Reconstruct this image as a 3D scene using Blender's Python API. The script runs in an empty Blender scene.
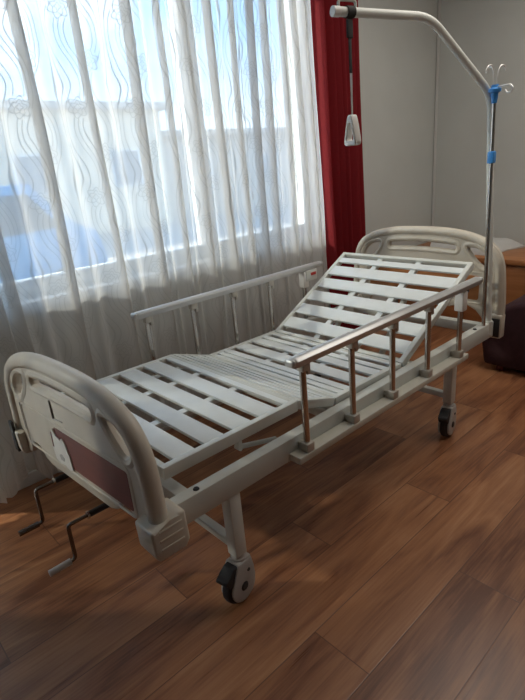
import bpy, bmesh, math, random
from mathutils import Vector, Matrix
random.seed(4)
PI = math.pi
scn = bpy.context.scene
COL = scn.collection

# ------------------------------------------------------------------ materials
def new_mat(name):
    m = bpy.data.materials.new(name); m.use_nodes = True
    nt = m.node_tree; nt.nodes.clear()
    out = nt.nodes.new('ShaderNodeOutputMaterial')
    return m, nt, out
def N(nt, typ, **kw):
    n = nt.nodes.new(typ)
    for k, v in kw.items():
        if k.startswith('i_'): n.inputs[k[2:].replace('_', ' ')].default_value = v
        else: setattr(n, k, v)
    return n
def plain(name, col, rough=.5, metal=0.0, var=.06, vscale=18, bump=0.0, bscale=200, spec=.5):
    m, nt, out = new_mat(name)
    b = N(nt, 'ShaderNodeBsdfPrincipled'); b.inputs['Roughness'].default_value = rough
    b.inputs['Metallic'].default_value = metal; b.inputs['Specular IOR Level'].default_value = spec
    tc = N(nt, 'ShaderNodeTexCoord'); no = N(nt, 'ShaderNodeTexNoise'); no.inputs['Scale'].default_value = vscale
    no.inputs['Detail'].default_value = 4
    nt.links.new(tc.outputs['Object'], no.inputs['Vector'])
    r = N(nt, 'ShaderNodeValToRGB')
    r.color_ramp.elements[0].position = .3; r.color_ramp.elements[1].position = .7
    r.color_ramp.elements[0].color = tuple(c*(1-var) for c in col)+(1,)
    r.color_ramp.elements[1].color = tuple(min(1, c*(1+var)) for c in col)+(1,)
    nt.links.new(no.outputs['Fac'], r.inputs['Fac']); nt.links.new(r.outputs['Color'], b.inputs['Base Color'])
    if bump:
        n2 = N(nt, 'ShaderNodeTexNoise'); n2.inputs['Scale'].default_value = bscale
        nt.links.new(tc.outputs['Object'], n2.inputs['Vector'])
        bp = N(nt, 'ShaderNodeBump'); bp.inputs['Strength'].default_value = bump; bp.inputs['Distance'].default_value = .002
        nt.links.new(n2.outputs['Fac'], bp.inputs['Height']); nt.links.new(bp.outputs['Normal'], b.inputs['Normal'])
    nt.links.new(b.outputs[0], out.inputs['Surface'])
    return m

M = {}
M['enamel'] = plain('white_enamel', (.66, .675, .63), .36, var=.03)
M['slat'] = plain('slat_enamel', (.74, .775, .77), .30, var=.03)
M['enamel_cream'] = plain('cream_enamel', (.62, .60, .52), .4, var=.04)
M['board'] = plain('cream_abs', (.585, .53, .445), .42, var=.03)
M['label'] = plain('label_white', (.78, .76, .72), .4, var=.02)
M['groove'] = plain('dark_groove', (.10, .08, .07), .6)
M['chrome'] = plain('chrome', (.56, .53, .50), .14, metal=1, var=.02)
M['satin_steel'] = plain('satin_steel', (.78, .77, .74), .38, metal=.6)
M['dark_chrome'] = plain('dark_chrome', (.20, .17, .155), .25, metal=1, var=.05)
M['alu'] = plain('brushed_aluminium', (.60, .60, .59), .36, metal=.5, var=.03)
M['bracket'] = plain('cast_bracket', (.50, .47, .42), .4, metal=.4, var=.05)
M['black'] = plain('black_rubber', (.022, .022, .024), .55)
M['grey_plastic'] = plain('grey_plastic', (.46, .44, .42), .45)
M['blue'] = plain('blue_plastic', (.05, .27, .68), .35)
M['red_label'] = plain('red_label', (.55, .04, .03), .5)
M['strap'] = plain('black_webbing', (.03, .028, .027), .8, bump=.4)
M['wall'] = plain('wall_paint', (.60, .62, .595), .85, var=.03, vscale=3, bump=.35, bscale=90)
M['ceiling'] = plain('ceiling_paint', (.72, .71, .68), .9, var=.02)
M['trim'] = plain('white_trim', (.66, .66, .64), .4, var=.02)
M['pvc'] = plain('white_pvc', (.78, .79, .79), .35, var=.02)
M['cloth'] = plain('white_cloth', (.62, .62, .60), .85, var=.04, bump=.3)
M['dark_fabric'] = plain('burgundy_fabric', (.04, .012, .017), .9, var=.2, vscale=30, bump=.5)
M['socket'] = plain('socket_plastic', (.75, .75, .72), .4)

def wood_mat(name, c1, c2, c3, axis='X', rough=.4, scale=1.0):
    m, nt, out = new_mat(name)
    b = N(nt, 'ShaderNodeBsdfPrincipled'); b.inputs['Roughness'].default_value = rough
    tc = N(nt, 'ShaderNodeTexCoord'); mp = N(nt, 'ShaderNodeMapping')
    s = {'X': (1.2, 14, 14), 'Y': (14, 1.2, 14), 'Z': (14, 14, 1.2)}[axis]
    mp.inputs['Scale'].default_value = tuple(q*scale for q in s)
    nt.links.new(tc.outputs['Object'], mp.inputs['Vector'])
    no = N(nt, 'ShaderNodeTexNoise'); no.inputs['Scale'].default_value = 1.6; no.inputs['Detail'].default_value = 7
    no.inputs['Distortion'].default_value = .5
    nt.links.new(mp.outputs[0], no.inputs['Vector'])
    r = N(nt, 'ShaderNodeValToRGB'); e = r.color_ramp.elements
    e[0].position = .3; e[0].color = c1+(1,); e[1].position = .72; e[1].color = c3+(1,)
    k = e.new(.5); k.color = c2+(1,)
    nt.links.new(no.outputs['Fac'], r.inputs['Fac']); nt.links.new(r.outputs['Color'], b.inputs['Base Color'])
    nt.links.new(b.outputs[0], out.inputs['Surface'])
    return m
M['mahogany'] = wood_mat('mahogany_panel', (.12, .020, .014), (.15, .026, .018), (.18, .032, .022), 'Y', .45)
M['orange_wood'] = wood_mat('orange_wood', (.34, .13, .045), (.42, .17, .06), (.52, .23, .09), 'Y', .4)
M['skirting_wood'] = wood_mat('skirting_wood', (.25, .11, .05), (.34, .16, .075), (.42, .21, .10), 'X', .4)

def floor_mat():
    m, nt, out = new_mat('laminate_floor'); L = nt.links.new
    b = N(nt, 'ShaderNodeBsdfPrincipled')
    tc = N(nt, 'ShaderNodeTexCoord'); sep = N(nt, 'ShaderNodeSeparateXYZ'); L(tc.outputs['Object'], sep.inputs[0])
    def mth(op, a, bb=None, c=None):
        n = N(nt, 'ShaderNodeMath', operation=op)
        for i, q in enumerate((a, bb, c)):
            if q is None: continue
            if isinstance(q, (int, float)): n.inputs[i].default_value = q
            else: L(q, n.inputs[i])
        return n.outputs[0]
    W_ = .187; LEN = 1.25
    yy = mth('DIVIDE', mth('SUBTRACT', sep.outputs['Y'], 1.08-20*W_), W_)
    row = mth('FLOOR', yy); fy = mth('FRACT', yy)
    off = mth('FRACT', mth('MULTIPLY', row, .3819))
    xx = mth('ADD', mth('DIVIDE', sep.outputs['X'], LEN), mth('ADD', off, 10.16))
    cell = mth('FLOOR', xx); fx = mth('FRACT', xx)
    # seams
    dy = mth('MULTIPLY', mth('MINIMUM', fy, mth('SUBTRACT', 1.0, fy)), W_)
    dx = mth('MULTIPLY', mth('MINIMUM', fx, mth('SUBTRACT', 1.0, fx)), LEN)
    d = mth('MINIMUM', dx, dy)
    seam = N(nt, 'ShaderNodeMapRange'); L(d, seam.inputs['Value']); seam.inputs['From Min'].default_value = .0006; seam.inputs['From Max'].default_value = .0022
    # per-plank random
    cmb = N(nt, 'ShaderNodeCombineXYZ'); L(row, cmb.inputs[0]); L(cell, cmb.inputs[1])
    wn = N(nt, 'ShaderNodeTexWhiteNoise'); wn.noise_dimensions = '3D'; L(cmb.outputs[0], wn.inputs['Vector'])
    # grain coordinates shifted per plank
    sc = N(nt, 'ShaderNodeVectorMath', operation='MULTIPLY'); L(tc.outputs['Object'], sc.inputs[0]); sc.inputs[1].default_value = (1.6, 9, 1)
    ad = N(nt, 'ShaderNodeVectorMath', operation='MULTIPLY_ADD'); L(wn.outputs['Color'], ad.inputs[0]); ad.inputs[1].default_value = (37, 37, 37); L(sc.outputs[0], ad.inputs[2])
    n1 = N(nt, 'ShaderNodeTexNoise'); n1.inputs['Scale'].default_value = 1.3; n1.inputs['Detail'].default_value = 6; n1.inputs['Distortion'].default_value = 1.2
    L(ad.outputs[0], n1.inputs['Vector'])
    sc2 = N(nt, 'ShaderNodeVectorMath', operation='MULTIPLY'); L(ad.outputs[0], sc2.inputs[0]); sc2.inputs[1].default_value = (1.5, 9, 1)
    n2 = N(nt, 'ShaderNodeTexNoise'); n2.inputs['Scale'].default_value = 2; n2.inputs['Detail'].default_value = 5; L(sc2.outputs[0], n2.inputs['Vector'])
    mixv = mth('ADD', mth('MULTIPLY', n1.outputs['Fac'], .72), mth('MULTIPLY', n2.outputs['Fac'], .28))
    mixv = mth('ADD', mixv, mth('MULTIPLY', mth('SUBTRACT', wn.outputs['Value'], .5), .10))
    r = N(nt, 'ShaderNodeValToRGB'); e = r.color_ramp.elements
    e[0].position = .34; e[0].color = (.155, .056, .027, 1); e[1].position = .68; e[1].color = (.44, .215, .105, 1)
    k = e.new(.46); k.color = (.27, .112, .053, 1); k = e.new(.56); k.color = (.36, .158, .072, 1)
    L(mixv, r.inputs['Fac'])
    mx = N(nt, 'ShaderNodeMix', data_type='RGBA'); mx.inputs['A'].default_value = (.13, .055, .03, 1)
    L(seam.outputs[0], mx.inputs['Factor']); L(r.outputs['Color'], mx.inputs['B'])
    L(mx.outputs['Result'], b.inputs['Base Color'])
    rr = N(nt, 'ShaderNodeMapRange'); L(n2.outputs['Fac'], rr.inputs['Value']); rr.inputs['To Min'].default_value = .24; rr.inputs['To Max'].default_value = .36
    L(rr.outputs[0], b.inputs['Roughness'])
    bp = N(nt, 'ShaderNodeBump'); bp.inputs['Strength'].default_value = .25; bp.inputs['Distance'].default_value = .001
    L(seam.outputs[0], bp.inputs['Height']); L(bp.outputs[0], b.inputs['Normal'])
    L(b.outputs[0], out.inputs['Surface'])
    return m
M['floor'] = floor_mat()

def sheer_mat():
    m, nt, out = new_mat('sheer_voile'); L = nt.links.new
    uv = N(nt, 'ShaderNodeUVMap'); uv.uv_map = 'UVMap'
    nz = N(nt, 'ShaderNodeTexNoise'); nz.inputs['Scale'].default_value = 4; L(uv.outputs[0], nz.inputs['Vector'])
    sep = N(nt, 'ShaderNodeSeparateXYZ'); L(uv.outputs[0], sep.inputs[0])
    U, V = sep.outputs['X'], sep.outputs['Y']
    def mth(op, a, bb=None, c=None):
        n = N(nt, 'ShaderNodeMath', operation=op)
        for i, q in enumerate((a, bb, c)):
            if q is None: continue
            if isinstance(q, (int, float)): n.inputs[i].default_value = q
            else: L(q, n.inputs[i])
        return n.outputs[0]
    TU, TV = .17, .34
    nn = mth('MULTIPLY', mth('SUBTRACT', nz.outputs['Fac'], .5), .05)
    ucell = mth('DIVIDE', U, TU); ci = mth('FLOOR', ucell)
    alt = mth('MULTIPLY', mth('MODULO', mth('ABSOLUTE', ci), 2.0), .5)
    fv = mth('ADD', mth('DIVIDE', V, TV), alt)
    fx = mth('MULTIPLY', mth('SUBTRACT', mth('FRACT', ucell), .5), TU)
    fy = mth('MULTIPLY', mth('SUBTRACT', mth('FRACT', fv), .5), TV)
    # meandering contour lines
    wav = mth('MULTIPLY', mth('SINE', mth('MULTIPLY', mth('DIVIDE', V, TV), 2*PI)), mth('SINE', mth('MULTIPLY', ucell, PI)))
    w = mth('ADD', mth('ADD', U, mth('MULTIPLY', wav, .034)), nn)
    fr = mth('ABSOLUTE', mth('SUBTRACT', mth('FRACT', mth('DIVIDE', w, .021)), .5))
    ln = mth('LESS_THAN', fr, .095)
    band = mth('GREATER_THAN', mth('SINE', mth('MULTIPLY', w, 2*PI/.085)), -.45)
    ln = mth('MULTIPLY', ln, band)
    # rosettes
    rr = mth('SQRT', mth('ADD', mth('MULTIPLY', fx, fx), mth('MULTIPLY', fy, fy)))
    th = mth('ARCTAN2', fy, fx)
    def ring(r0, amp, k, ph, wd):
        rad = mth('MULTIPLY_ADD', mth('SINE', mth('MULTIPLY_ADD', th, float(k), ph)), r0*amp, r0)
        return mth('LESS_THAN', mth('ABSOLUTE', mth('SUBTRACT', rr, rad)), wd)
    f = mth('MAXIMUM', mth('MAXIMUM', ring(.034, .16, 6, 0, .0022), ring(.022, .22, 5, 1., .002)), ring(.010, .25, 4, 2., .002))
    inside = mth('GREATER_THAN', rr, .041)
    pat = mth('MAXIMUM', mth('MULTIPLY', ln, inside), f)
    fac = mth('MULTIPLY_ADD', pat, .24, SHEER)
    tr = N(nt, 'ShaderNodeBsdfTransparent'); di = N(nt, 'ShaderNodeBsdfDiffuse'); tl = N(nt, 'ShaderNodeBsdfTranslucent')
    tr.inputs[0].default_value = (1, 1, 1, 1)
    cm = N(nt, 'ShaderNodeMix', data_type='RGBA'); cm.inputs['A'].default_value = (.84, .825, .80, 1); cm.inputs['B'].default_value = (.56, .55, .53, 1)
    L(pat, cm.inputs['Factor']); L(cm.outputs['Result'], di.inputs[0]); L(cm.outputs['Result'], tl.inputs[0])
    m1 = N(nt, 'ShaderNodeMixShader'); m1.inputs[0].default_value = .42; L(di.outputs[0], m1.inputs[1]); L(tl.outputs[0], m1.inputs[2])
    m2 = N(nt, 'ShaderNodeMixShader'); L(fac, m2.inputs[0]); L(tr.outputs[0], m2.inputs[1]); L(m1.outputs[0], m2.inputs[2])
    L(m2.outputs[0], out.inputs['Surface'])
    return m
SHEER = .70
M['sheer'] = sheer_mat()

def velvet_mat():
    m, nt, out = new_mat('red_drape'); L = nt.links.new
    tc = N(nt, 'ShaderNodeTexCoord'); no = N(nt, 'ShaderNodeTexNoise'); no.inputs['Scale'].default_value = 60
    L(tc.outputs['Object'], no.inputs['Vector'])
    r = N(nt, 'ShaderNodeValToRGB'); r.color_ramp.elements[0].color = (.23, .006, .012, 1); r.color_ramp.elements[1].color = (.34, .012, .02, 1)
    L(no.outputs['Fac'], r.inputs['Fac'])
    di = N(nt, 'ShaderNodeBsdfPrincipled'); di.inputs['Roughness'].default_value = .75; L(r.outputs[0], di.inputs['Base Color'])
    tl = N(nt, 'ShaderNodeBsdfTranslucent'); tl.inputs[0].default_value = (.5, .012, .015, 1)
    mx = N(nt, 'ShaderNodeMixShader'); mx.inputs[0].default_value = .22; L(di.outputs[0], mx.inputs[1]); L(tl.outputs[0], mx.inputs[2])
    L(mx.outputs[0], out.inputs['Surface'])
    return m
M['red'] = velvet_mat()

def glass_mat():
    m, nt, out = new_mat('window_glass'); L = nt.links.new
    tr = N(nt, 'ShaderNodeBsdfTransparent'); tr.inputs[0].default_value = (.95, .97, .965, 1)
    gl = N(nt, 'ShaderNodeBsdfGlossy'); gl.inputs['Roughness'].default_value = .02
    fr = N(nt, 'ShaderNodeFresnel'); fr.inputs[0].default_value = 1.25
    mx = N(nt, 'ShaderNodeMixShader'); L(fr.outputs[0], mx.inputs[0]); L(tr.outputs[0], mx.inputs[1]); L(gl.outputs[0], mx.inputs[2])
    L(mx.outputs[0], out.inputs['Surface'])
    return m
M['glass'] = glass_mat()
M['facade'] = plain('pale_facade', (.90, .77, .60), .85, vscale=1.5, var=.06)
M['facade2'] = plain('grey_facade', (.66, .58, .50), .85, vscale=1.5, var=.06)
M['asphalt'] = plain('asphalt', (.48, .44, .40), .9, vscale=4, var=.12)
M['van_blue'] = plain('van_blue', (.10, .30, .55), .3, var=.03)
M['dark_glass'] = plain('dark_glass', (.05, .06, .075), .12)
M['house_glass'] = plain('house_glass', (.30, .32, .34), .3)

# ------------------------------------------------------------------ mesh helpers
def box(bm, x0, x1, y0, y1, z0, z1, bev=0.0, seg=2, mi=0):
    t = bmesh.new(); bmesh.ops.create_cube(t, size=1)
    for v in t.verts:
        v.co = Vector(((x0+x1)/2+v.co.x*(x1-x0), (y0+y1)/2+v.co.y*(y1-y0), (z0+z1)/2+v.co.z*(z1-z0)))
    if bev: bmesh.ops.bevel(t, geom=t.edges[:], offset=bev, segments=seg, profile=.5, affect='EDGES')
    merge(bm, t, mi)
def merge(bm, t, mi=0, mat=None):
    if mat is not None: bmesh.ops.transform(t, matrix=mat, verts=t.verts)
    mp = {v: bm.verts.new(v.co) for v in t.verts}
    for f in t.faces:
        try:
            nf = bm.faces.new([mp[v] for v in f.verts]); nf.material_index = mi; nf.smooth = True
        except ValueError: pass
    t.free()
def frame_of(d):
    d = d.normalized(); up = Vector((0, 0, 1)) if abs(d.z) < .95 else Vector((0, 1, 0))
    a = d.cross(up).normalized(); b = a.cross(d).normalized()
    return a, b
def bar(bm, p, q, w, h, bev=0.0, seg=2, mi=0):
    """rectangular bar between p and q: w sideways, h upwards"""
    p, q = Vector(p), Vector(q); d = q-p; a, b = frame_of(d)
    t = bmesh.new(); bmesh.ops.create_cube(t, size=1)
    for v in t.verts: v.co = Vector((v.co.x*w, v.co.y*h, v.co.z*d.length))
    if bev: bmesh.ops.bevel(t, geom=t.edges[:], offset=bev, segments=seg, profile=.5, affect='EDGES')
    R = Matrix((a, b, d.normalized())).transposed().to_4x4(); R.translation = (p+q)/2
    merge(bm, t, mi, R)
def smooth_path(pts, r=.03, n=6):
    """round the inner corners of a polyline"""
    pts = [Vector(p) for p in pts]; out = [pts[0]]
    for i in range(1, len(pts)-1):
        a = (pts[i-1]-pts[i]); b = (pts[i+1]-pts[i])
        rr = min(r, a.length*.45, b.length*.45)
        s = pts[i]+a.normalized()*rr; e = pts[i]+b.normalized()*rr
        for k in range(n+1):
            t = k/n; out.append((1-t)**2*s+2*t*(1-t)*pts[i]+t*t*e)
    out.append(pts[-1]); return out
def tube(bm, pts, r, n=16, closed=False, mi=0, rx=None, capround=True):
    pts = [Vector(p) for p in pts]; rings = []; L = len(pts)
    rad = (lambda i: r[i]) if isinstance(r, (list, tuple)) else (lambda i: r)
    prev = None
    for i, p in enumerate(pts):
        if closed: d = pts[(i+1) % L]-pts[i-1]
        else: d = pts[min(i+1, L-1)]-pts[max(i-1, 0)]
        d.normalize()
        if prev is None: a, b = frame_of(d)
        else:
            a = prev-d*prev.dot(d)
            a = a.normalized() if a.length > 1e-6 else frame_of(d)[0]
            b = a.cross(d).normalized()
        prev = a
        rings.append([bm.verts.new(p+(a*math.cos(2*PI*k/n)*(rx or 1)+b*math.sin(2*PI*k/n))*rad(i)) for k in range(n)])
    m = L if closed else L-1
    for i in range(m):
        A, B = rings[i], rings[(i+1) % L]
        for k in range(n):
            f = bm.faces.new((A[k], A[(k+1) % n], B[(k+1) % n], B[k])); f.material_index = mi; f.smooth = True
    if not closed:
        for R_, s in ((rings[0], 1), (rings[-1], -1)):
            f = bm.faces.new(R_[::s]); f.material_index = mi
def lathe(bm, prof, c, axis='Z', n=32, mi=0):
    """prof: list of (radius, along)"""
    c = Vector(c); ax = {'X': (Vector((0, 1, 0)), Vector((0, 0, 1)), Vector((1, 0, 0))), 'Y': (Vector((0, 0, 1)), Vector((1, 0, 0)), Vector((0, 1, 0))), 'Z': (Vector((1, 0, 0)), Vector((0, 1, 0)), Vector((0, 0, 1)))}[axis]
    rings = []
    for r, h in prof:
        if r < 1e-6: rings.append([bm.verts.new(c+ax[2]*h)])
        else: rings.append([bm.verts.new(c+ax[2]*h+(ax[0]*math.cos(2*PI*k/n)+ax[1]*math.sin(2*PI*k/n))*r) for k in range(n)])
    for A, B in zip(rings, rings[1:]):
        for k in range(n):
            k2 = (k+1) % n
            vs = ([A[0]] if len(A) == 1 else [A[k], A[k2]])+([B[0]] if len(B) == 1 else [B[k2], B[k]])
            if len(vs) > 2:
                f = bm.faces.new(vs); f.smooth = True; f.material_index = mi
def prism(bm, poly, a0, a1, axis='Y', bev=0.0, mi=0, seg=2):
    """poly of 2D points extruded along axis: axis Y -> (x,z), X -> (y,z), Z -> (x,y)"""
    t = bmesh.new()
    def P3(p, a): return {'Y': (p[0], a, p[1]), 'X': (a, p[0], p[1]), 'Z': (p[0], p[1], a)}[axis]
    lo = [t.verts.new(P3(p, a0)) for p in poly]; hi = [t.verts.new(P3(p, a1)) for p in poly]
    t.faces.new(lo); t.faces.new(hi[::-1]); n = len(poly)
    for i in range(n): t.faces.new((lo[i], lo[(i+1) % n], hi[(i+1) % n], hi[i]))
    if bev: bmesh.ops.bevel(t, geom=t.edges[:], offset=bev, segments=seg, profile=.5, affect='EDGES')
    merge(bm, t, mi)

ORIG = {}
def link(name, bm, mats, parent=None, sharp=35, fix=True):
    """mesh built in world coordinates; stored relative to its top-level root"""
    root = parent
    while root is not None and root.parent is not None: root = root.parent
    if fix: bmesh.ops.recalc_face_normals(bm, faces=bm.faces)
    if root is not None:
        off = root.location
        for v in bm.verts: v.co -= off
    me = bpy.data.meshes.new(name); bm.to_mesh(me); bm.free()
    if not isinstance(mats, (list, tuple)): mats = [mats]
    for m in mats: me.materials.append(m)
    me.set_sharp_from_angle(angle=math.radians(sharp))
    o = bpy.data.objects.new(name, me); COL.objects.link(o)
    if parent is not None: o.parent = parent
    return o
def thing(name, label, cat, loc, group=None):
    o = bpy.data.objects.new(name, None); COL.objects.link(o); o.location = loc; o.empty_display_size = .1
    o['label'] = label; o['category'] = cat
    if group: o['group'] = group
    return o
def tag(o, label, cat, group=None):
    o['label'] = label; o['category'] = cat
    if group: o['group'] = group
    return o
def top_mesh(name, bm, mats, loc, label=None, cat=None, group=None, fix=True, kind=None):
    if fix: bmesh.ops.recalc_face_normals(bm, faces=bm.faces)
    for v in bm.verts: v.co -= Vector(loc)
    o = link(name, bm, mats, None, fix=False); o.location = loc
    if label: tag(o, label, cat, group)
    if kind: o['kind'] = kind
    return o
def B(): return bmesh.new()

# ------------------------------------------------------------------ room
WY = 1.214; BX = 3.46; LX = -3.6; RY = -4.4; CZ = 2.55
WX0, WX1, WZ0, WZ1 = -.16, 2.13, .775, 2.36
b = B(); box(b, LX-.1, BX+.1, RY-.1, WY+.28, -.12, 0); o = top_mesh('floor', b, M['floor'], (0, 0, 0), kind='structure')
b = B(); box(b, LX-.1, BX+.1, RY-.1, WY+.28, CZ, CZ+.1); top_mesh('ceiling', b, M['ceiling'], (0, 0, CZ), kind='structure')
DX0, DX1 = -1.30, -.27
b = B()
box(b, DX1, BX, WY, WY+.28, 0, WZ0); box(b, LX, BX, WY, WY+.28, WZ1, CZ)
box(b, LX, DX0, WY, WY+.28, 0, WZ1); box(b, DX1, WX0, WY, WY+.28, WZ0, WZ1); box(b, WX1, BX, WY, WY+.28, WZ0, WZ1)
top_mesh('wall_window', b, M['wall'], (0, WY, 0), kind='structure')
b = B(); box(b, BX, BX+.1, RY, WY+.28, 0, CZ); top_mesh('wall_back', b, M['wall'], (BX, 0, 0), kind='structure')
b = B(); box(b, LX-.1, LX, RY, WY+.28, 0, CZ); top_mesh('wall_left', b, M['wall'], (LX, 0, 0), kind='structure')
# wall behind the viewer
b = B(); box(b, LX-.1, BX+.1, RY-.1, RY, 0, CZ)
top_mesh('wall_right', b, M['wall'], (0, RY, 0), kind='structure')
b = B(); box(b, LX, DX0, WY-.014, WY, 0, .06); box(b, DX1, BX, WY-.014, WY, 0, .06, .004)
top_mesh('baseboard_window', b, M['trim'], (0, WY, 0), kind='structure')
b = B(); box(b, BX-.014, BX, RY, WY-.014, 0, .07, .004); top_mesh('baseboard_back', b, M['trim'], (BX, 0, 0), kind='structure')
b = B(); box(b, BX-.006, BX, WY-.02, WY-.012, .07, CZ); box(b, BX-.012, BX-.006, WY-.012, WY-.006, .07, CZ)
top_mesh('trim_1', b, M['trim'], (BX, WY, 0), kind='structure')
# window
wf = bpy.data.objects.new('window_1', None); COL.objects.link(wf); wf.location = (0, WY, WZ0); wf['kind'] = 'structure'
b = B(); fy0, fy1 = 1.30, 1.37
box(b, WX0, WX1, fy0, fy1, WZ0+.035, WZ0+.10, .004); box(b, WX0, WX1, fy0, fy1, WZ1-.06, WZ1, .004)
box(b, WX0, WX0+.06, fy0, fy1, WZ0+.035, WZ1, .004); box(b, WX1-.06, WX1, fy0, fy1, WZ0+.035, WZ1, .004)
MULL = [1.255]
for mx in MULL: box(b, mx-.04, mx+.04, fy0-.01, fy1, WZ0+.08, WZ1-.03, .004)
link('window_frame', b, M['pvc'], wf)
b = B(); box(b, WX0, WX1, 1.333, 1.339, WZ0+.06, WZ1-.02); link('window_pane', b, M['glass'], wf)
b = B(); box(b, WX0-.04, WX1+.04, WY-.05, WY+.28, WZ0, WZ0+.035, .006); link('window_sill', b, M['pvc'], wf)
b = B(); box(b, MULL[0]-.01, MULL[0]+.012, fy0-.04, fy0-.01, 1.42, 1.55, .004); box(b, MULL[0]-.01, MULL[0]+.012, fy0-.05, fy0-.036, 1.33, 1.46, .004)
link('window_handle', b, M['pvc'], wf)

dr = bpy.data.objects.new('added_door_1', None); COL.objects.link(dr); dr.location = (0, WY, 0); dr['kind'] = 'structure'  # unseen glazed door, added to let daylight onto the lower left curtain and floor
b = B()
box(b, DX0, DX0+.09, fy0, fy1, 0, WZ1, .004); box(b, DX1-.09, DX1, fy0, fy1, 0, WZ1, .004); box(b, DX0, DX1, fy0, fy1, 0, .16, .004); box(b, DX0, DX1, fy0, fy1, WZ1-.1, WZ1, .004)
link('added_door_frame', b, M['pvc'], dr)
b = B(); box(b, DX0+.05, DX1-.05, 1.333, 1.339, .12, WZ1-.05); link('added_door_pane', b, M['glass'], dr)

# ------------------------------------------------------------------ curtains
def catmull(pts, n):
    out = []
    P_ = [pts[0]]+pts+[pts[-1]]
    for i in range(1, len(P_)-2):
        p0, p1, p2, p3 = P_[i-1], P_[i], P_[i+1], P_[i+2]
        for k in range(n):
            t = k/n
            out.append(tuple(.5*((2*p1[j])+(-p0[j]+p2[j])*t+(2*p0[j]-5*p1[j]+4*p2[j]-p3[j])*t*t+(-p0[j]+3*p1[j]-3*p2[j]+p3[j])*t**3) for j in (0, 1)))
    out.append(pts[-1]); return out
def cloth_sheet(prof, zfun, deform, rows, mats, name, loc, label, cat, solid=0):
    bm = B(); uvl = bm.loops.layers.uv.new('UVMap')
    s = [0]
    for a, c in zip(prof, prof[1:]): s.append(s[-1]+math.dist(a, c))
    grid = []
    for i, (x, y) in enumerate(prof):
        zb, zt = zfun(x); col = []
        for j in range(rows+1):
            t = j/rows; z = zb+(zt-zb)*t
            dx, dy = deform(x, y, z, s[i]); col.append((bm.verts.new((x+dx, y+dy, z)), (s[i], z)))
        grid.append(col)
    for i in range(len(prof)-1):
        for j in range(rows):
            q = [grid[i][j], grid[i+1][j], grid[i+1][j+1], grid[i][j+1]]
            f = bm.faces.new([k[0] for k in q]); f.smooth = True
            for l, k in zip(f.loops, q): l[uvl].uv = k[1]
    o = top_mesh(name, bm, mats, loc, label, cat, fix=False)
    return o
bands = [(-.95, .05), (-.78, .04), (-.60, .05), (-.42, .04), (-.26, .05), (-.12, .05), (-.03, .055), (.055, .06), (.125, .05), (.362, .042), (.592, .026), (.806, .040), (.955, .012), (1.09, .030), (1.235, .034), (1.37, .012), (1.482, .032), (1.572, .028), (1.70, .016), (1.80, .022), (1.88, .014)]
pts = [(-1.05, 1.10)]
for xb, w in bands:
    w *= .72
    px = pts[-1][0]; mid = (px+xb-w/2)/2
    if xb-w/2-px > .07:
        k_ = xb-w/2-px
        pts += [(px+k_*.22, 1.119), (px+k_*.40, 1.100), (px+k_*.56, 1.119), (px+k_*.78, 1.104)]
    pts += [(xb, 1.086), (xb+w*.5, 1.074), (xb+w*.42, 1.088), (xb, 1.094), (xb-w*.42, 1.101), (xb-w*.5, 1.112), (xb, 1.119), (xb+w*.55, 1.116)]
pts += [(1.915, 1.10), (1.935, 1.092), (1.945, 1.105)]
prof = catmull(pts, 5)
def hemz(x):
    z = .055+.012*math.sin(x*23)+.010*abs(math.sin(x*41))
    if -.06 < x < .06: z += .075*math.sin((x+.06)/.12*PI)
    return z, 2.37
def dsheer(x, y, z, s):
    k = max(0, (1.0-z))
    dx = .010*math.sin(z*2.1+x*5)*k+.006*math.sin(z*3.3+x*9)
    dy = -.02*k*math.exp(-((x-.0)/.35)**2)+.008*math.sin(s*30+z*2)*min(1, k+.2)
    dx += .035*(2.0-z)*max(0, min(1, (x-1.5)/.44))
    return dx, dy
sheer = cloth_sheet(prof, hemz, dsheer, 36, M['sheer'], 'sheer_curtain', (.5, 1.1, .06), 'long white sheer curtain embroidered with waves and flowers over the window', 'curtain')
pts = []; x = 1.958; sgn = 1
random.seed(11)
while x < 2.335:
    st = random.uniform(.018, .032); amp = random.uniform(.018, .034)
    pts.append((x, 1.085+sgn*amp)); pts.append((x+st*.35, 1.085+sgn*amp*1.02)); x += st*1.25; sgn = -sgn
rprof = catmull(pts, 5)
def dred(x, y, z, s):
    lean = .035*(2.0-z)
    return .008*math.sin(z*2+x*7)+lean, .006*math.sin(z*3+x*12)
red = cloth_sheet(rprof, lambda x: (.03, 2.36), dred, 24, M['red'], 'red_curtain', (2.15, 1.08, .03), 'dark red floor-length curtain gathered beside the white sheer curtain', 'curtain')
sm = red.modifiers.new('thickness', 'SOLIDIFY'); sm.thickness = .0015
b = B(); box(b, -1.2, 2.62, 1.05, 1.15, 2.375, 2.42, .006)
for xx in (-1.0, .3, 1.5, 2.55): box(b, xx, xx+.03, 1.10, WY, 2.385, 2.41)
top_mesh('curtain_rail', b, M['pvc'], (.5, 1.1, 2.38), 'white curtain rail fixed above the window carrying both curtains', 'curtain rail')

# ------------------------------------------------------------------ hospital bed
W = .8186; ZB = .4618; BH = .076; BL = 1.905
bed = thing('hospital_bed', 'white adjustable hospital bed with raised slatted back section, cream end boards and folding side rails', 'bed', (.95, W/2, 0))
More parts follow.
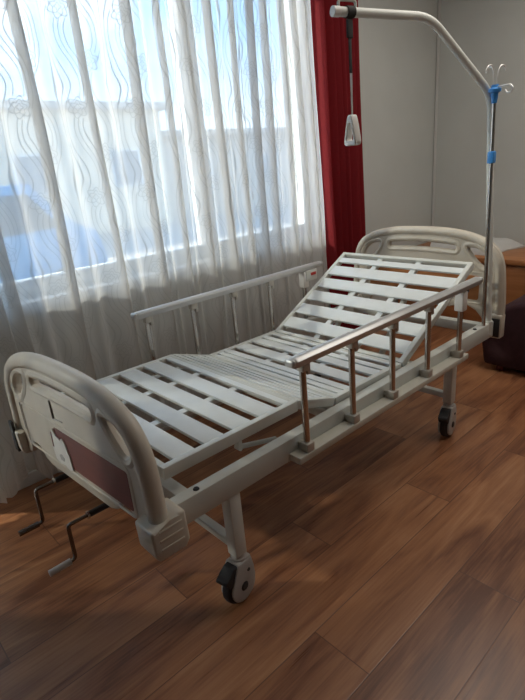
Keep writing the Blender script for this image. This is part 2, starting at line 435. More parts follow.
# main frame
b = B()
box(b, .02, BL+.02, .0, .040, ZB-BH, ZB, .004); box(b, .02, BL+.02, W-.040, W, ZB-BH, ZB, .004)
box(b, .105, .145, .034, W-.034, ZB-.05, ZB-.004, .003); box(b, 1.835, 1.88, .034, W-.034, ZB-.05, ZB-.004, .003)
box(b, .76, .80, .034, W-.034, ZB-.07, ZB-.03, .003); box(b, 1.17, 1.21, .034, W-.034, ZB-.07, ZB-.03, .003)
frame = link('bed_frame', b, M['enamel'], bed)
for x_, y_ in ((.155, .017), (1.75, .017), (.155, W-.017)):
    b = B(); lathe(b, [(0, .004), (.007, .004), (.009, .001), (.009, -.004)], (x_, y_, ZB)); link('plug', b, M['black'], frame)
# legs, stretchers and casters
LXS = (.268, 1.548)
for lx in LXS:
    for y_ in (.024, W-.024):
        b = B(); box(b, lx-.021, lx+.021, y_-.021, y_+.021, .168, ZB-BH+.004, .004)
        leg = link('leg', b, M['enamel'], bed)
        b = B(); lathe(b, [(0, .172), (.019, .172), (.019, .176), (.021, .172), (.021, .160), (.024, .158), (.024, .150), (0, .150)], (lx, y_, 0), n=24)
        link('leg_collar', b, M['grey_plastic'], leg)
    b = B(); box(b, lx-.014, lx+.014, .040, W-.040, .185, .213, .003); link('stretcher', b, M['enamel'], bed)
def caster(lx, ly, rot):
    c = Vector((lx, ly, 0)); Rm = Matrix.Translation(c) @ Matrix.Rotation(rot, 4, 'Z')
    def fin(t, name, mat, par):
        bmesh.ops.transform(t, matrix=Rm, verts=t.verts); return link(name, t, mat, par)
    ox = -.012
    t = B()     # housing: two cheeks, crown
    for s in (-1, 1):
        poly = []
        for k in range(19):
            a = math.radians(-150+k*300/18)
            poly.append((ox+.053*math.sin(a)*.98, .066-.053*math.cos(a)))
        poly = [(ox+.052*math.cos(math.radians(a)), .0625+.052*math.sin(math.radians(a))) for a in range(-200, 21, 13)]
        poly += [(.036, .110), (.030, .145), (-.028, .150), (-.040, .125)]
        y0, y1 = (s*.017, s*.026) if s > 0 else (-.026, -.017)
        prism(t, poly, y0, y1, 'Y', .003)
    box(t, -.030, .032, -.024, .024, .128, .152, .006)
    box(t, -.012, .038, -.0185, .0185, .10, .135, .005)
    cs = fin(t, 'caster', M['grey_plastic'], bed)
    t = B(); lathe(t, [(0, -.012), (.040, -.012), (.056, -.0145), (.061, -.011), (.0625, -.005), (.0625, .005), (.061, .011), (.056, .0145), (.040, .012), (0, .012)], (ox, 0, .0625), 'Y', 40)
    fin(t, 'wheel', M['black'], cs)
    t = B(); lathe(t, [(0, -.030), (.011, -.030), (.015, -.027), (.015, .027), (.011, .030), (0, .030)], (ox, 0, .0625), 'Y', 24)
    fin(t, 'hub_cap', M['black'], cs)
    t = B(); prism(t, [(-.022, .148), (-.046, .146), (-.056, .132), (-.066, .124), (-.082, .124), (-.086, .112), (-.070, .104), (-.066, .088), (-.052, .084), (-.034, .104), (-.018, .120)], -.021, .021, 'Y', .004)
    fin(t, 'brake_pedal', M['black'], cs)
    t = B(); lathe(t, [(0, -.0285), (.005, -.0285), (.006, -.026), (.006, .026), (.005, .0285), (0, .0285)], (.012, 0, .108), 'Y', 16)
    fin(t, 'screw', M['black'], cs)
caster(LXS[0], .024, math.radians(9)); caster(LXS[1], .024, math.radians(10)); caster(LXS[0], W-.024, math.radians(24)); caster(LXS[1], W-.024, math.radians(10))

# sleeping platform sections
YP0, YP1 = .044, W-.044
def section(name, p, q, gaps, th=.036, slat_th=.012, endbars=(True, True), gap_bars=True):
    """p,q = (x, z) of the top surface ends; gaps = list of (s0, s1) along the section"""
    P0 = Vector((p[0], 0, p[1])); d = Vector((q[0]-p[0], 0, q[1]-p[1])); Ln = d.length; d.normalize()
    up = Vector((-d.z, 0, d.x))
    def cube(t, s0, s1, y0, y1, h0, h1, bev=.0025):
        u = bmesh.new(); bmesh.ops.create_cube(u, size=1)
        for v in u.verts:
            s = (s0+s1)/2+v.co.x*(s1-s0); y = (y0+y1)/2+v.co.y*(y1-y0); h = (h0+h1)/2+v.co.z*(h1-h0)
            v.co = P0+d*s+up*h+Vector((0, y, 0))
        if bev: bmesh.ops.bevel(u, geom=u.edges[:], offset=bev, segments=2, profile=.5, affect='EDGES')
        merge(t, u)
    t = B()
    e = .022
    cube(t, 0, Ln, YP0, YP0+e, -th, 0); cube(t, 0, Ln, YP1-e, YP1, -th, 0)
    if endbars[0]: cube(t, 0, e*.85, YP0+e*.5, YP1-e*.5, -th+.001, -.0005)
    if endbars[1]: cube(t, Ln-e*.85, Ln, YP0+e*.5, YP1-e*.5, -th+.001, -.0005)
    sec = link(name, t, M['enamel'], bed)
    edges = [e*.85-.002]
    for g in gaps: edges += [g[0], g[1]]
    edges.append(Ln-e*.85+.002)
    for a, c in zip(edges[::2], edges[1::2]):
        if c-a < .006: continue
        t = B(); cube(t, a, c, YP0+e-.002, YP1-e+.002, -slat_th, -.0012, .002); link('slat', t, M['slat'], sec)
    if gap_bars:
        for fr in (.36, .66):
            y = YP0+(YP1-YP0)*fr
            t = B(); cube(t, .004, Ln-.004, y-.015, y+.015, -slat_th-.018, -slat_th+.0005); link('cross_bearer', t, M['slat'], sec)
    return sec, P0, d, up, Ln
FZ = .548
fs = section('foot_section', (.084, .550), (.588, .545), [(x0-.084, x1-.084) for x0, x1 in ((.102, .129), (.200, .233), (.302, .336), (.407, .441), (.513, .546))])[0]
section('thigh_section', (.592, .545), (.772, .484), [(.030, .044), (.067, .081), (.104, .118), (.141, .155)], th=.030, gap_bars=False)
section('seat_section', (.776, .483), (1.183, .476), [(.030, .040), (.066, .074), (.109, .142), (.212, .246), (.300, .312), (.345, .374)], th=.030)
bl = math.hypot(1.753-1.188, .7733-.476)
g = []; s = .022; pitch = (bl-.030)/6
for k in range(6): g.append((.018+k*pitch, .018+k*pitch+.033))
g.append((bl-.044, bl-.019))
section('back_section', (1.188, .476), (1.753, .7733), g, th=.030)
# hinges / lifting linkage
b = B()
bar(b, (.345, .060, .512), (.345, .060, .478), .014, .022, .002); bar(b, (.345, .066, .482), (.50, .066, .440), .010, .014, .002)
lathe(b, [(0, -.012), (.007, -.012), (.007, .012), (0, .012)], (.345, .062, .482), 'Y', 12)
link('foot_strut', b, M['enamel'], bed)
b = B()
for y in (.28, .54):
    tube(b, [(.09, y, .362), (.95 if y < .4 else 1.40, y, .385)], .011, 12)
    tube(b, [(.45, y, .374), (.90, y, .388)], .017, 12)
box(b, .10, .135, .2, .62, .345, .375, .003)
bar(b, (.118, .26, .36), (.118, .26, .44), .03, .01); bar(b, (.118, .56, .36), (.118, .56, .44), .03, .01)
link('crank_screw', b, M['grey_plastic'], bed)
b = B()
for y in (.26, .56):
    bar(b, (1.35, y, .40), (1.55, y, .63), .022, .022, .003)
tube(b, [(1.35, .06, .405), (1.35, W-.06, .405)], .012, 12)
link('back_lift_arm', b, M['enamel'], bed)

# side rails
PX = [.543, .775, 1.008, 1.25, 1.505]
def side_rail(side):
    Y = (lambda v: -v) if side < 0 else (lambda v: W+v)
    def bx(t, x0, x1, a, c, z0, z1, bev=.003): box(t, x0, x1, min(Y(a), Y(c)), max(Y(a), Y(c)), z0, z1, bev)
    t = B(); bx(t, .49, 1.565, .0005, .048, .392, .416, .003); r = link('side_rail', t, M['enamel_cream'], bed)
    t = B()
    x0, x1 = .492, 1.640; poly = []
    hw = .021
    u = bmesh.new()
    # rounded flat handrail: section swept along x
    sec = [(-hw, -.006), (-hw*.8, -.014), (hw*.8, -.014), (hw, -.006), (hw, .006), (hw*.6, .013), (0, .0155), (-hw*.6, .013), (-hw, .006)]
    xs = [x0, x0+.004, x0+.012, x1-.012, x1-.004, x1]; sc = [.55, .85, 1, 1, .85, .55]
    rings = [[u.verts.new((x, Y(.0336)+s_[0]*k, .724+s_[1]*k)) for s_ in sec] for x, k in zip(xs, sc)]
    for A, C in zip(rings, rings[1:]):
        for k in range(len(sec)): u.faces.new((A[k], A[(k+1) % len(sec)], C[(k+1) % len(sec)], C[k]))
    u.faces.new(rings[0]); u.faces.new(rings[-1][::-1]); merge(t, u)
    link('handrail', t, M['alu'], r)
    for x_, k in ((x0, -1), (x1, 1)):
        t = B(); box(t, min(x_-.006*1, x_+k*.010), max(x_+.006, x_+k*.010), Y(.0336)-.020, Y(.0336)+.020, .712, .7375, .009, 3); link('end_cap', t, M['alu'], r)
    for i, x in enumerate(PX):
        y = Y(.030)
        t = B(); tube(t, [(x, y, .425), (x-.002, y, .705)], .0105, 16); p = link('post', t, M['chrome'], r)
        t = B(); box(t, x-.017, x+.017, y-.017, y+.017, .414, .446, .004); box(t, x-.012, x+.012, min(y, Y(0))-.001, max(y, Y(0)), .418, .440, .002)
        link('post_foot', t, M['bracket'], p)
        t = B(); box(t, x-.014, x+.014, y-.014, y+.014, .684, .712, .004); bx(t, x+.010, x+.024, .020, .040, .668, .712, .003)
        link('post_head', t, M['bracket'], p)
    x = PX[-1]; y = Y(.030)
    t = B(); box(t, x-.020, x+.018, y-.020, y+.020, .622, .706, .006, 3); la = link('latch', t, M['label'], r)
    t = B(); bx(t, x+.016, x+.050, .024, .040, .690, .704, .004); link('latch_lever', t, M['black'], la)
    t = B(); lathe(t, [(0, -.003), (.005, -.003), (.006, 0), (.006, .004)], (.71, Y(.024), .388), 'Z', 12); link('rail_bolt', t, M['bracket'], r)
    if side > 0:
        t = B(); box(t, 1.50, 1.585, W+.006, W+.014, .655, .712, .003); pl = link('end_plate', t, M['enamel'], r)
        t = B(); box(t, 1.535, 1.572, W+.003, W+.0062, .683, .697); link('warning_sticker', t, M['red_label'], pl)
side_rail(-1); side_rail(1)

# end boards
def curve_plate(loops, depth, bev, res=3):
    """filled 2D outline with holes, returned as bmesh in (s, t, thickness)"""
    cu = bpy.data.curves.new('tmp', 'CURVE'); cu.dimensions = '2D'; cu.fill_mode = 'BOTH'
    cu.extrude = depth/2-bev; cu.bevel_depth = bev; cu.bevel_resolution = res; cu.offset = -bev
    for lp in loops:
        sp = cu.splines.new('POLY'); sp.points.add(len(lp)-1); sp.use_cyclic_u = True
        for p_, c_ in zip(sp.points, lp): p_.co = (c_[0], c_[1], 0, 1)
    ob = bpy.data.objects.new('tmp', cu); COL.objects.link(ob)
    dg = bpy.context.evaluated_depsgraph_get(); me = bpy.data.meshes.new_from_object(ob.evaluated_get(dg))
    t = bmesh.new(); t.from_mesh(me); bmesh.ops.remove_doubles(t, verts=t.verts, dist=1e-5)
    bpy.data.objects.remove(ob); bpy.data.curves.remove(cu); bpy.data.meshes.remove(me)
    for f in t.faces: f.smooth = True
    return t
def cat_closed(pts, n=6):
    L_ = len(pts); out = []
    for i in range(L_):
        p0, p1, p2, p3 = pts[i-1], pts[i], pts[(i+1) % L_], pts[(i+2) % L_]
        for k in range(n):
            t = k/n
            out.append(tuple(.5*((2*p1[j])+(-p0[j]+p2[j])*t+(2*p0[j]-5*p1[j]+4*p2[j]-p3[j])*t*t+(-p0[j]+3*p1[j]-3*p2[j]+p3[j])*t**3) for j in (0, 1)))
    return out
def end_board(name, mapf, out_sign, foot):
    """s sideways (-.44 near .. .44 far), t = height relative to the crest; mapf(s,t,n)->world, n = thickness axis"""
    half = [(.0, 0), (.12, -.003), (.22, -.014), (.30, -.034), (.365, -.066), (.405, -.110), (.425, -.165), (.434, -.23), (.440, -.31), (.442, -.38), (.440, -.41 if foot else -.475)]
    right = catmull(half, 5)
    legin = [(.375, -.475), (.352, -.460), (.335, -.430), (.305, -.398), (.262, -.378), (.225, -.374), (.195, -.388), (.17, -.398)]
    if foot: legin = [(.375, -.41), (.350, -.405), (.335, -.370), (.300, -.350), (.255, -.352), (.225, -.385), (.19, -.398)]
    outl = right+legin; outl = outl+[(-s_, t_) for s_, t_ in outl[::-1] if s_ > 1e-6]
    slot = []
    hs, r1 = .178, .029; zc = -.088
    def arch(s_): return -.30*s_*s_
    top = [(s_, zc+r1+arch(s_)) for s_ in [hs*k/8 for k in range(-8, 9)]]
    bot = [(s_, zc-r1+arch(s_)*.6) for s_ in [hs*k/8 for k in range(8, -9, -1)]]
    endr = [(hs+r1*.95*math.cos(a), zc+arch(hs)*.8+r1*math.sin(a)) for a in [math.radians(q) for q in (60, 30, 0, -30, -60)]]
    endl = [(-s_, t_) for s_, t_ in endr[::-1]]
    slot = top+endr+bot+endl
    hole = cat_closed([(.243, -.078), (.300, -.080), (.352, -.112), (.375, -.158), (.352, -.190), (.318, -.190), (.272, -.150), (.240, -.106)], 5)
    t = curve_plate([outl, slot, hole, [(-s_, t_) for s_, t_ in hole]], .026, .006)
    for v in t.verts: v.co = mapf(v.co.x, v.co.y, v.co.z)
    bd = link(name, t, M['board'], bed)
    # rounded rim
    t = B(); rim = catmull([(s_, t_) for s_, t_ in [(0, -.020), (.12, -.023), (.215, -.034), (.290, -.053), (.350, -.084), (.386, -.125), (.404, -.175), (.412, -.235), (.417, -.31), (.419, -.34 if foot else -.40), (.418, -.37 if foot else -.47)]], 5)
    path = [(-s_, t_) for s_, t_ in rim[:0:-1]]+rim
    tube(t, [mapf(s_, t_, 0) for s_, t_ in path], .0255 if foot else .0225, 20); link('rim', t, M['board'], bd)
    # lips round the openings
    for lp, nm in ((slot, 'grip_lip'), (hole, 'hole_lip'), ([(-s_, t_) for s_, t_ in hole], 'hole_lip')):
        t = B(); tube(t, [mapf(s_, t_, 0) for s_, t_ in lp], .0175, 10, closed=True); link(nm, t, M['board'], bd)
    # lower frame and mahogany insert on both faces
    ins0, ins1 = (-.225, -.345)
    for sg in (1, -1):
        n0, n1 = sorted((sg*.010, sg*.0140))
        t = B(); u = bmesh.new(); poly = cat_like_round(-.318, .318, ins1, ins0, .012)
        if foot and sg == out_sign: poly = cat_like_round(-.325, .095, ins1, ins0, .008)
        lo = [u.verts.new((p_[0], p_[1], n0)) for p_ in poly]; hi = [u.verts.new((p_[0], p_[1], n1)) for p_ in poly]
        u.faces.new(lo); u.faces.new(hi[::-1])
        for i in range(len(poly)): u.faces.new((lo[i], lo[(i+1) % len(poly)], hi[(i+1) % len(poly)], hi[i]))
        merge(t, u)
        for v in t.verts: v.co = mapf(v.co.x, v.co.y, v.co.z)
        link('wood_insert', t, M['mahogany'] if foot else M['orange_wood'], bd)
        t = B(); fr = cat_like_round(-.338, .338, -.362, -.208, .02)
        tube(t, [mapf(s_, t_, sg*.0115) for s_, t_ in fr], .0045, 8, closed=True)
        link('insert_moulding', t, M['board'], bd)
    return bd
def cat_like_round(x0, x1, y0, y1, r):
    out = []
    for cx, cy, a0 in ((x1-r, y1-r, 0), (x0+r, y1-r, 90), (x0+r, y0+r, 180), (x1-r, y0+r, 270)):
        for k in range(5):
            a = math.radians(a0+k*22.5); out.append((cx+r*math.cos(a), cy+r*math.sin(a)))
    return out
YC = .410
def map_foot(s, t, n):
    y = YC-.004+s*.982; return Vector((.022-.052*(y/.85)+n, y+n*.06, .787+t))
def map_head(s, t, n): return Vector((1.945+n, YC+s, .893+t))
fb = end_board('footboard', map_foot, -1, True)
hb = end_board('headboard', map_head, 1, False)
# crank instruction plaque, card holder, grooves on the outer face of the footboard
def fplate(poly, n0, n1, name, mat, par=fb):
    t = B(); u = bmesh.new()
    lo = [u.verts.new((p_[0], p_[1], n0)) for p_ in poly]; hi = [u.verts.new((p_[0], p_[1], n1)) for p_ in poly]
    u.faces.new(lo); u.faces.new(hi[::-1])
    for i in range(len(poly)): u.faces.new((lo[i], lo[(i+1) % len(poly)], hi[(i+1) % len(poly)], hi[i]))
    merge(t, u)
    for v in t.verts: v.co = map_foot(v.co.x, v.co.y, v.co.z)
    return link(name, t, mat, par)
pl = fplate([(.115, -.250), (.100, -.232), (.085, -.252), (.060, -.262), (.045, -.248), (.030, -.258), (.022, -.285), (.012, -.300), (.010, -.350), (.030, -.356), (.060, -.348), (.090, -.352), (.118, -.345), (.128, -.300)], -.0175, -.012, 'instruction_plaque', M['label'])
fplate([(.085, -.318), (.070, -.312), (.052, -.322), (.060, -.334), (.080, -.334)], -.0185, -.0170, 'plaque_mark', M['grey_plastic'], pl)
fplate([(.110, -.244), (.116, -.248), (.122, -.300), (.115, -.300)], -.0185, -.0170, 'plaque_mark', M['mahogany'], pl)
fplate([(.070, -.130), (.076, -.130), (.076, -.192), (.070, -.192)], -.0165, -.012, 'card_holder', M['groove'])
fplate([(.076, -.188), (.012, -.184), (.012, -.187), (.076, -.192)], -.0165, -.012, 'card_holder_edge', M['grey_plastic'])
fplate([(.344, -.210), (.349, -.210), (.349, -.310), (.344, -.310)], -.0145, -.012, 'groove', M['groove'])
# corner bumpers at the four corners
def bumper(x0, x1, yc, par, foot):
    sg = -1 if yc < .4 else 1
    y0, y1 = sorted((yc-sg*.034, yc+sg*(.042 if foot else .034)))
    t = B()
    if foot: prism(t, [(x0+.012, .366), (x0, .384), (x0-.002, .458), (x1-.045, .462), (x1-.020, .476), (x1, .474), (x1+.003, .384), (x1-.010, .366)], y0-.004, y1+.004, 'Y', .008, seg=3)
    else: box(t, x0, x1, y0+(.002 if sg < 0 else 0), y1-(.002 if sg > 0 else 0), .372, .492, .010, 3)
    c = link('corner_bumper', t, M['board'], par)
    for k in range(3 if foot else 0):
        z = .395+k*.026; yy = y1+.0035 if sg > 0 else y0-.0035
        t = B(); box(t, x0+.018, x1-.014, yy-.002, yy+.002, z, z+.007, .0015); link('bumper_ridge', t, M['board'], c)
    return c
bumper(-.022, .078, .0, fb, True)
cc = bumper(-.062, .070, W-.004, fb, True)
t = B(); box(t, -.068, -.058, W-.012, W+.020, .372, .490, .003); link('bumper_pad', t, M['black'], cc)
c = bumper(1.918, 1.968, .0, hb, False); c2 = bumper(1.915, 1.975, W, hb, False)
for yy, cc_ in ((.002, c), (W-.002, c2)):
    t = B(); box(t, 1.909, 1.919, yy-.028, yy+.028, .382, .474, .003); link('bumper_seal', t, M['black'], cc_)

# cranks
for y, ang, L_ in ((.292, 0, .112), (.545, 0, .118)):
    z = .357; xe = -.108
    t = B(); tube(t, smooth_path([(.10, y, z), (xe, y, z), (xe-.003, y-.004, z-L_), (xe-.075, y-.004, z-L_-.001)], .012), .0058, 12); ck = link('crank_handle', t, M['dark_chrome'], bed)
    t = B(); tube(t, [(-.045, y, z), (.045, y, z)], .0095, 14); link('crank_sleeve', t, M['black'], ck)
    t = B(); tube(t, [(-.052, y, z), (-.045, y, z)], .0115, 14); link('crank_collar', t, M['chrome'], ck)
    t = B(); tube(t, [(.045, y, z), (.062, y, z)], .016, 14); link('crank_flange', t, M['chrome'], ck)
    t = B(); x_ = xe-.018; tube(t, [(x_, y-.004, z-L_), (x_-.062, y-.004, z-L_-.001)], .0095, 16); link('crank_grip', t, M['alu'] if y < .4 else M['dark_chrome'], ck)
    t = B(); box(t, .060, .105, y-.024, y+.024, z-.024, z+.03, .008); link('crank_bearing', t, M['label'], ck)

# ------------------------------------------------------------------ lifting pole, trapeze, drip stand
lp = thing('lifting_pole', 'tall white bent lifting pole rising beside the headboard and reaching over the bed', 'lifting pole', (1.88, .012, ZB))
Bp = (1.487, .135, 1.709); Ep = (1.075, .243, 1.709)
t = B(); path = smooth_path([(1.88, .012, .440), (1.862, .062, 1.452), Bp, Ep], .07, 8)
# faceted round tube
tube(t, path, .0150, 20)
pole = link('pole', t, M['enamel'], lp)
t = B(); tube(t, [(1.880, .012, .40), (1.8795, .013, .470)], .0195, 20); link('pole_socket', t, M['enamel'], lp)
d_ = (Vector(Ep)-Vector(Bp)).normalized()
e1 = Vector(Ep)+d_*.002
t = B(); tube(t, [Vector(Ep)-d_*.02, e1+d_*.004], .0160, 20); link('end_cap', t, M['label'], lp)
s0 = Vector(Ep)-d_*.018; s1 = Vector(Ep)-d_*.088; up = Vector((0, 0, .034))
t = B(); tube(t, smooth_path([s0+Vector((0, 0, .010)), s0+up, s1+up, s1+Vector((0, 0, .010))], .012), .0048, 12); link('strap_stop', t, M['enamel'], lp)
tz = thing('trapeze_handle', 'white triangular grab handle hanging on a strap from the lifting pole', 'grab handle', (1.142, .226, 1.30))
cp = Vector(Ep)-d_*.062
a_, b_ = frame_of(d_)
ring = [cp+(a_*math.cos(q)+b_*math.sin(q))*.0160 for q in [2*PI*k/20 for k in range(20)]]
t = B()
u = bmesh.new()
for k in range(20):
    p1, p2 = ring[k], ring[(k+1) % 20]; n1 = (p1-cp).normalized()*.0025; n2 = (p2-cp).normalized()*.0025; w_ = d_*.016
    vs = [u.verts.new(q) for q in (p1-w_, p1+w_, p2+w_, p2-w_, p1-w_+n1, p1+w_+n1, p2+w_+n2, p2-w_+n2)]
    for f in ((0, 1, 2, 3), (4, 7, 6, 5), (0, 4, 5, 1), (3, 2, 6, 7)): u.faces.new([vs[i] for i in f])
merge(t, u); lo = cp+Vector((0, 0, -.020))
bar(t, lo, lo+Vector((.0, 0, -.055)), .026, .010, .002)
bar(t, lo+Vector((0, 0, -.05)), lo+Vector((.002, 0, -.16)), .014, .004, .001)
link('strap', t, M['strap'], tz)
hx = Vector((cp.x+.004, cp.y, 1.398))
t = B(); bar(t, lo+Vector((-.006, 0, -.02)), hx+Vector((-.001, 0, 0)), .004, .002); bar(t, lo+Vector((.006, 0, -.15)), hx+Vector((.002, 0, 0)), .004, .002)
link('cord', t, M['grey_plastic'], tz)
dirh = Vector((-.30, -.95, 0)).normalized()      # plane of the triangle
nrm = Vector((.95, -.30, 0))
prof3 = [(0, 0), (.011, -.004), (.022, -.034), (.033, -.078), (.034, -.094), (.026, -.101), (0, -.102)]
def tri(sc_, sh=0): 
    r_ = catmull([(p_[0]*sc_, p_[1]*sc_+sh) for p_ in prof3], 4); return r_[:-1]+[(-s_, t_) for s_, t_ in r_[::-1]][:-1]
t = curve_plate([tri(1), tri(.58, -.026)], .030, .006)
for v in t.verts:
    s_, h_, n_ = v.co; v.co = hx+dirh*s_+Vector((0, 0, h_))+nrm*n_
link('grip', t, M['label'], tz)

iv = thing('drip_stand', 'thin chrome drip rod with four hooks and blue clamps beside the lifting pole', 'drip stand', (1.82, .007, ZB))
r0 = Vector((1.822, .010, .4625)); r1 = Vector((1.822, .030, 1.448)); DZ = .048
t = B(); tube(t, [r0, r1], .0082, 16); link('rod', t, M['chrome'], iv)
t = B(); lathe(t, [(r_, z_+DZ) for r_, z_ in [(0, 1.366), (.010, 1.366), (.013, 1.385), (.014, 1.403), (.024, 1.409), (.025, 1.418), (.016, 1.424), (.014, 1.434), (0, 1.434)]], (r1.x, r1.y, 0), 'Z', 24)
bar(t, (1.822, .030, 1.452), (1.862, .060, 1.446), .022, .018, .004)
link('hook_hub', t, M['blue'], iv)
t = B(); m_ = r0+(r1-r0)*.755; box(t, m_.x-.015, m_.x+.015, m_.y-.014, m_.y+.014, m_.z-.024, m_.z+.024, .005); bar(t, m_, m_+Vector((.044, .022, 0)), .024, .05, .004)
link('clamp', t, M['blue'], iv)
for k, an in enumerate((-20, 70, 160, 250)):
    a = math.radians(an); dv = Vector((math.cos(a), math.sin(a), 0)); o_ = Vector((r1.x, r1.y, 1.425+DZ))
    if k == 3:
        P_ = [o_+dv*.01, o_+dv*.075, o_+dv*.090+Vector((0, 0, -.012)), o_+dv*.084+Vector((0, 0, -.028)), o_+dv*.062+Vector((0, 0, -.028)), o_+dv*.052+Vector((0, 0, -.016))]
    else:
        P_ = [o_+dv*.008, o_+dv*.012+Vector((0, 0, .062)), o_+dv*.024+Vector((0, 0, .080)), o_+dv*.044+Vector((0, 0, .078)), o_+dv*.052+Vector((0, 0, .060))]
    t = B(); tube(t, smooth_path(P_, .012, 4), .0034, 8); link('hook', t, M['satin_steel'], iv)

# ------------------------------------------------------------------ furniture behind the headboard
sb = thing('sideboard', 'low orange-brown wooden sideboard against the back wall behind the headboard', 'sideboard', (3.16, .2, 0))
t = B(); box(t, 2.93, BX-.016, -1.0, WY-.03, .05, .515, .004)
link('carcass', t, M['orange_wood'], sb)
t = B(); box(t, 2.90, BX-.016, -1.02, WY-.02, .515, .550, .006); link('top', t, M['orange_wood'], sb)
t = B(); box(t, 2.96, BX-.02, -.98, WY-.05, 0, .05); link('plinth', t, M['mahogany'], sb)
for k in range(4):
    y0 = -.99+k*.545; t = B(); box(t, 2.916, 2.931, y0, y0+.535, .065, .505, .004); d = link('door', t, M['orange_wood'], sb)
    t = B(); lathe(t, [(0, -.02), (.011, -.018), (.011, -.012), (.005, -.008), (.005, 0)], (2.916, y0+(.48 if k % 2 == 0 else .055), .33), 'X', 16); link('knob', t, M['chrome'], d)
# folded white cloth lying on the sideboard
t = B(); nx, ny = 20, 16; gr = []
for i in range(nx+1):
    row = []
    for j in range(ny+1):
        u_, v_ = i/nx, j/ny
        x = 2.98+u_*.40; y = .455+.035*math.sin(u_*4)+v_*.50
        h = .062*min(1, v_*5)**.6*(min(1, u_*6, (1-u_)*6))**.5+.005*math.sin(u_*9+v_*5)+.0035*math.sin(v_*17)
        row.append((t.verts.new((x, y, .556+max(.003, h))), t.verts.new((x, y, .5505))))
    gr.append(row)
for i in range(nx):
    for j in range(ny):
        a, c_, d_2, e = gr[i][j], gr[i+1][j], gr[i+1][j+1], gr[i][j+1]
        f = t.faces.new((a[0], c_[0], d_2[0], e[0])); f.smooth = True; t.faces.new((e[1], d_2[1], c_[1], a[1]))
for i in range(nx):
    for j in (0, ny): t.faces.new((gr[i][j][0], gr[i][j][1], gr[i+1][j][1], gr[i+1][j][0]))
for j in range(ny):
    for i in (0, nx): t.faces.new((gr[i][j][0], gr[i][j+1][0], gr[i][j+1][1], gr[i][j][1]))
top_mesh('folded_cloth', t, M['cloth'], (3.1, .7, .55), 'folded white cloth lying on the wooden sideboard', 'cloth')

# armchair at the right edge
ac = thing('armchair', 'dark burgundy upholstered armchair beyond the head of the bed at the right edge', 'armchair', (2.63, -.15, 0))
def soft(t, prof_xz, y0, y1, bev=.04): prism(t, prof_xz, y0, y1, 'Y', bev, seg=4)
t = B(); prism(t, [(.235, .035), (.275, .28), (.225, .345), (.08, .42), (-.09, .46), (-.12, .035)], 2.36, 2.88, 'X', .025, seg=3); link('side_arm', t, M['dark_fabric'], ac)
t = B(); prism(t, [(-.505, .035), (-.515, .30), (-.47, .345), (-.42, .40), (-.36, .44), (-.34, .035)][::-1], 2.36, 2.88, 'X', .02, seg=3); link('side_arm', t, M['dark_fabric'], ac)
t = B(); box(t, 2.37, 2.80, -.36, -.13, .03, .30, .03, 3); link('seat_base', t, M['dark_fabric'], ac)
t = B(); box(t, 2.36, 2.76, -.35, -.135, .30, .42, .04, 4); link('seat_cushion', t, M['dark_fabric'], ac)
t = B(); box(t, 2.74, 2.89, -.46, .10, .05, .80, .05, 4); link('backrest', t, M['dark_fabric'], ac)
for x_ in (2.42, 2.82):
    for y_ in (.15, -.45):
        t = B(); box(t, x_-.02, x_+.02, y_-.02, y_+.02, 0, .04, .003); link('foot', t, M['mahogany'], ac)

# wall socket low under the curtain
so = thing('wall_socket', 'small white wall socket low on the window wall below the curtain hem', 'wall socket', (-.008, WY, .10))
t = B(); box(t, -.045, .035, WY-.012, WY, .065, .145, .004); link('cover_plate', t, M['socket'], so)
t = B(); lathe(t, [(0, -.0135), (.020, -.0135), (.022, -.012)], (-.005, WY, .105), 'Y', 20); link('socket_well', t, M['black'], so)

# ------------------------------------------------------------------ outside
GZ = -.65
b = B(); box(b, -60, 90, WY+.28, 120, GZ-.1, GZ); o = top_mesh('ground', b, M['asphalt'], (0, 20, GZ), kind='structure'); o.name = 'ground'
def building(name, x0, x1, y, z1, mat, label, nwin, wz):
    root = thing(name, label, 'building', ((x0+x1)/2, y, GZ))
    t = B(); box(t, x0, x1, y, y+8, GZ, z1); link('wall', t, mat, root)
    t = B(); box(t, x0-.3, x1+.3, y-.3, y+8.3, z1, z1+.25, .02); link('roof', t, M['facade2'], root)
    for k in range(nwin):
        xc = x0+(x1-x0)*(k+.5)/nwin
        t = B(); box(t, xc-.6, xc+.6, y-.05, y+.02, wz, wz+1.3); w_ = link('window', t, M['pvc'], root)
        t = B(); box(t, xc-.52, xc+.52, y-.07, y-.049, wz+.08, wz+1.22); link('pane', t, M['house_glass'], w_)
building('pale_house', -6, 11.2, 17, 3.5, M['facade'], 'long pale house across the street seen blurred through the left of the sheer curtain', 5, .9)
building('grey_house', 11.6, 40, 18, 2.6, M['facade2'], 'lower grey house seen blurred through the right of the sheer curtain', 7, .4)
van = thing('blue_van', 'blue van parked outside, blurred behind the left of the sheer curtain', 'van', (1.2, 7.8, GZ))
def vanbody():
    t = B(); prism(t, [(-1.0, GZ+.30), (-1.0, 1.10), (-.88, 1.28), (2.35, 1.28), (2.85, .62), (3.25, .50), (3.35, .1), (3.35, GZ+.30)], 7.0, 8.7, 'Y', .06, seg=3); return t
vb = link('body', vanbody(), M['van_blue'], van)
t = B(); prism(t, [(1.75, .58), (1.75, 1.14), (2.27, 1.14), (2.68, .62)], 6.985, 7.02, 'Y', .01); link('side_window', t, M['dark_glass'], vb)
for x_ in (-.2, 2.6):
    for y_ in (7.1, 8.6):
        t = B(); lathe(t, [(0, -.11), (.2, -.11), (.32, -.10), (.33, -.05), (.33, .05), (.32, .10), (.2, .11), (0, .11)], (x_, y_, GZ+.33), 'Y', 28); link('wheel', t, M['black'], van)

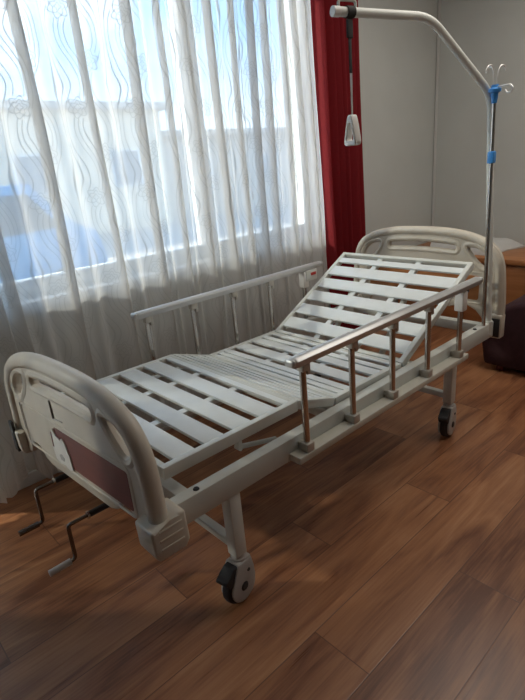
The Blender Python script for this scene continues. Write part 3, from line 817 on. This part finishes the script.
# ------------------------------------------------------------------ light
w = bpy.data.worlds.new('sky'); scn.world = w; w.use_nodes = True; nt = w.node_tree; nt.nodes.clear(); L = nt.links.new
out = N(nt, 'ShaderNodeOutputWorld'); bg = N(nt, 'ShaderNodeBackground'); tc = N(nt, 'ShaderNodeTexCoord'); sep = N(nt, 'ShaderNodeSeparateXYZ')
L(tc.outputs['Generated'], sep.inputs[0])
r = N(nt, 'ShaderNodeValToRGB'); e = r.color_ramp.elements
e[0].position = .0; e[0].color = (.80, .86, .90, 1); e[1].position = .75; e[1].color = (.16, .36, .70, 1); k = e.new(.22); k.color = (.27, .53, .86, 1)
L(sep.outputs['Z'], r.inputs['Fac'])
no = N(nt, 'ShaderNodeTexNoise'); no.inputs['Scale'].default_value = 2.2; no.inputs['Detail'].default_value = 5; L(tc.outputs['Generated'], no.inputs['Vector'])
cr = N(nt, 'ShaderNodeValToRGB'); cr.color_ramp.elements[0].position = .54; cr.color_ramp.elements[1].position = .70; L(no.outputs['Fac'], cr.inputs['Fac'])
mx = N(nt, 'ShaderNodeMix', data_type='RGBA'); L(cr.outputs['Color'], mx.inputs['Factor']); L(r.outputs['Color'], mx.inputs['A']); mx.inputs['B'].default_value = (1.15, 1.10, 1.0, 1)
L(mx.outputs['Result'], bg.inputs['Color']); bg.inputs['Strength'].default_value = 3.5; L(bg.outputs[0], out.inputs['Surface'])
sun = bpy.data.lights.new('sun', 'SUN'); sun.energy = 15; sun.angle = math.radians(4); sun.color = (1, .93, .80)
so_ = bpy.data.objects.new('sun', sun); COL.objects.link(so_)
sd = Vector((.70, -.65, -.52)).normalized()          # travelling direction
so_.rotation_euler = sd.to_track_quat('-Z', 'Y').to_euler(); so_.location = (4, 8, 9)

# added area light below the ceiling, no such lamp known; lifts the dim interior
al = bpy.data.lights.new('fill_light', 'AREA'); al.shape = 'RECTANGLE'; al.size = 1.6; al.size_y = 1.6; al.energy = 21; al.color = (1, .935, .85)
ao = bpy.data.objects.new('fill_light', al); COL.objects.link(ao); ao.location = (2.0, -.45, CZ-.03)

# ------------------------------------------------------------------ camera
cam = bpy.data.cameras.new('camera'); co = bpy.data.objects.new('camera', cam); COL.objects.link(co)
yaw, pitch, roll = 0.84998, -0.35143, -0.08928
f = Vector((math.cos(pitch)*math.cos(yaw), math.cos(pitch)*math.sin(yaw), math.sin(pitch)))
r_ = f.cross(Vector((0, 0, 1))).normalized(); u_ = r_.cross(f)
R_ = math.cos(roll)*r_+math.sin(roll)*u_; U_ = -math.sin(roll)*r_+math.cos(roll)*u_
mt = Matrix((R_, U_, -f)).transposed().to_4x4(); mt.translation = (-.44526, -.98442, 1.26133); co.matrix_world = mt
cam.sensor_fit = 'HORIZONTAL'; cam.sensor_width = 36; cam.lens = 505.33/525*36; cam.clip_start = .02; cam.clip_end = 400
scn.camera = co
scn.view_settings.view_transform = 'Standard'; scn.view_settings.look = 'None'; scn.view_settings.gamma = 1
scn.view_settings.use_curve_mapping = False; scn.view_settings.exposure = 0.24
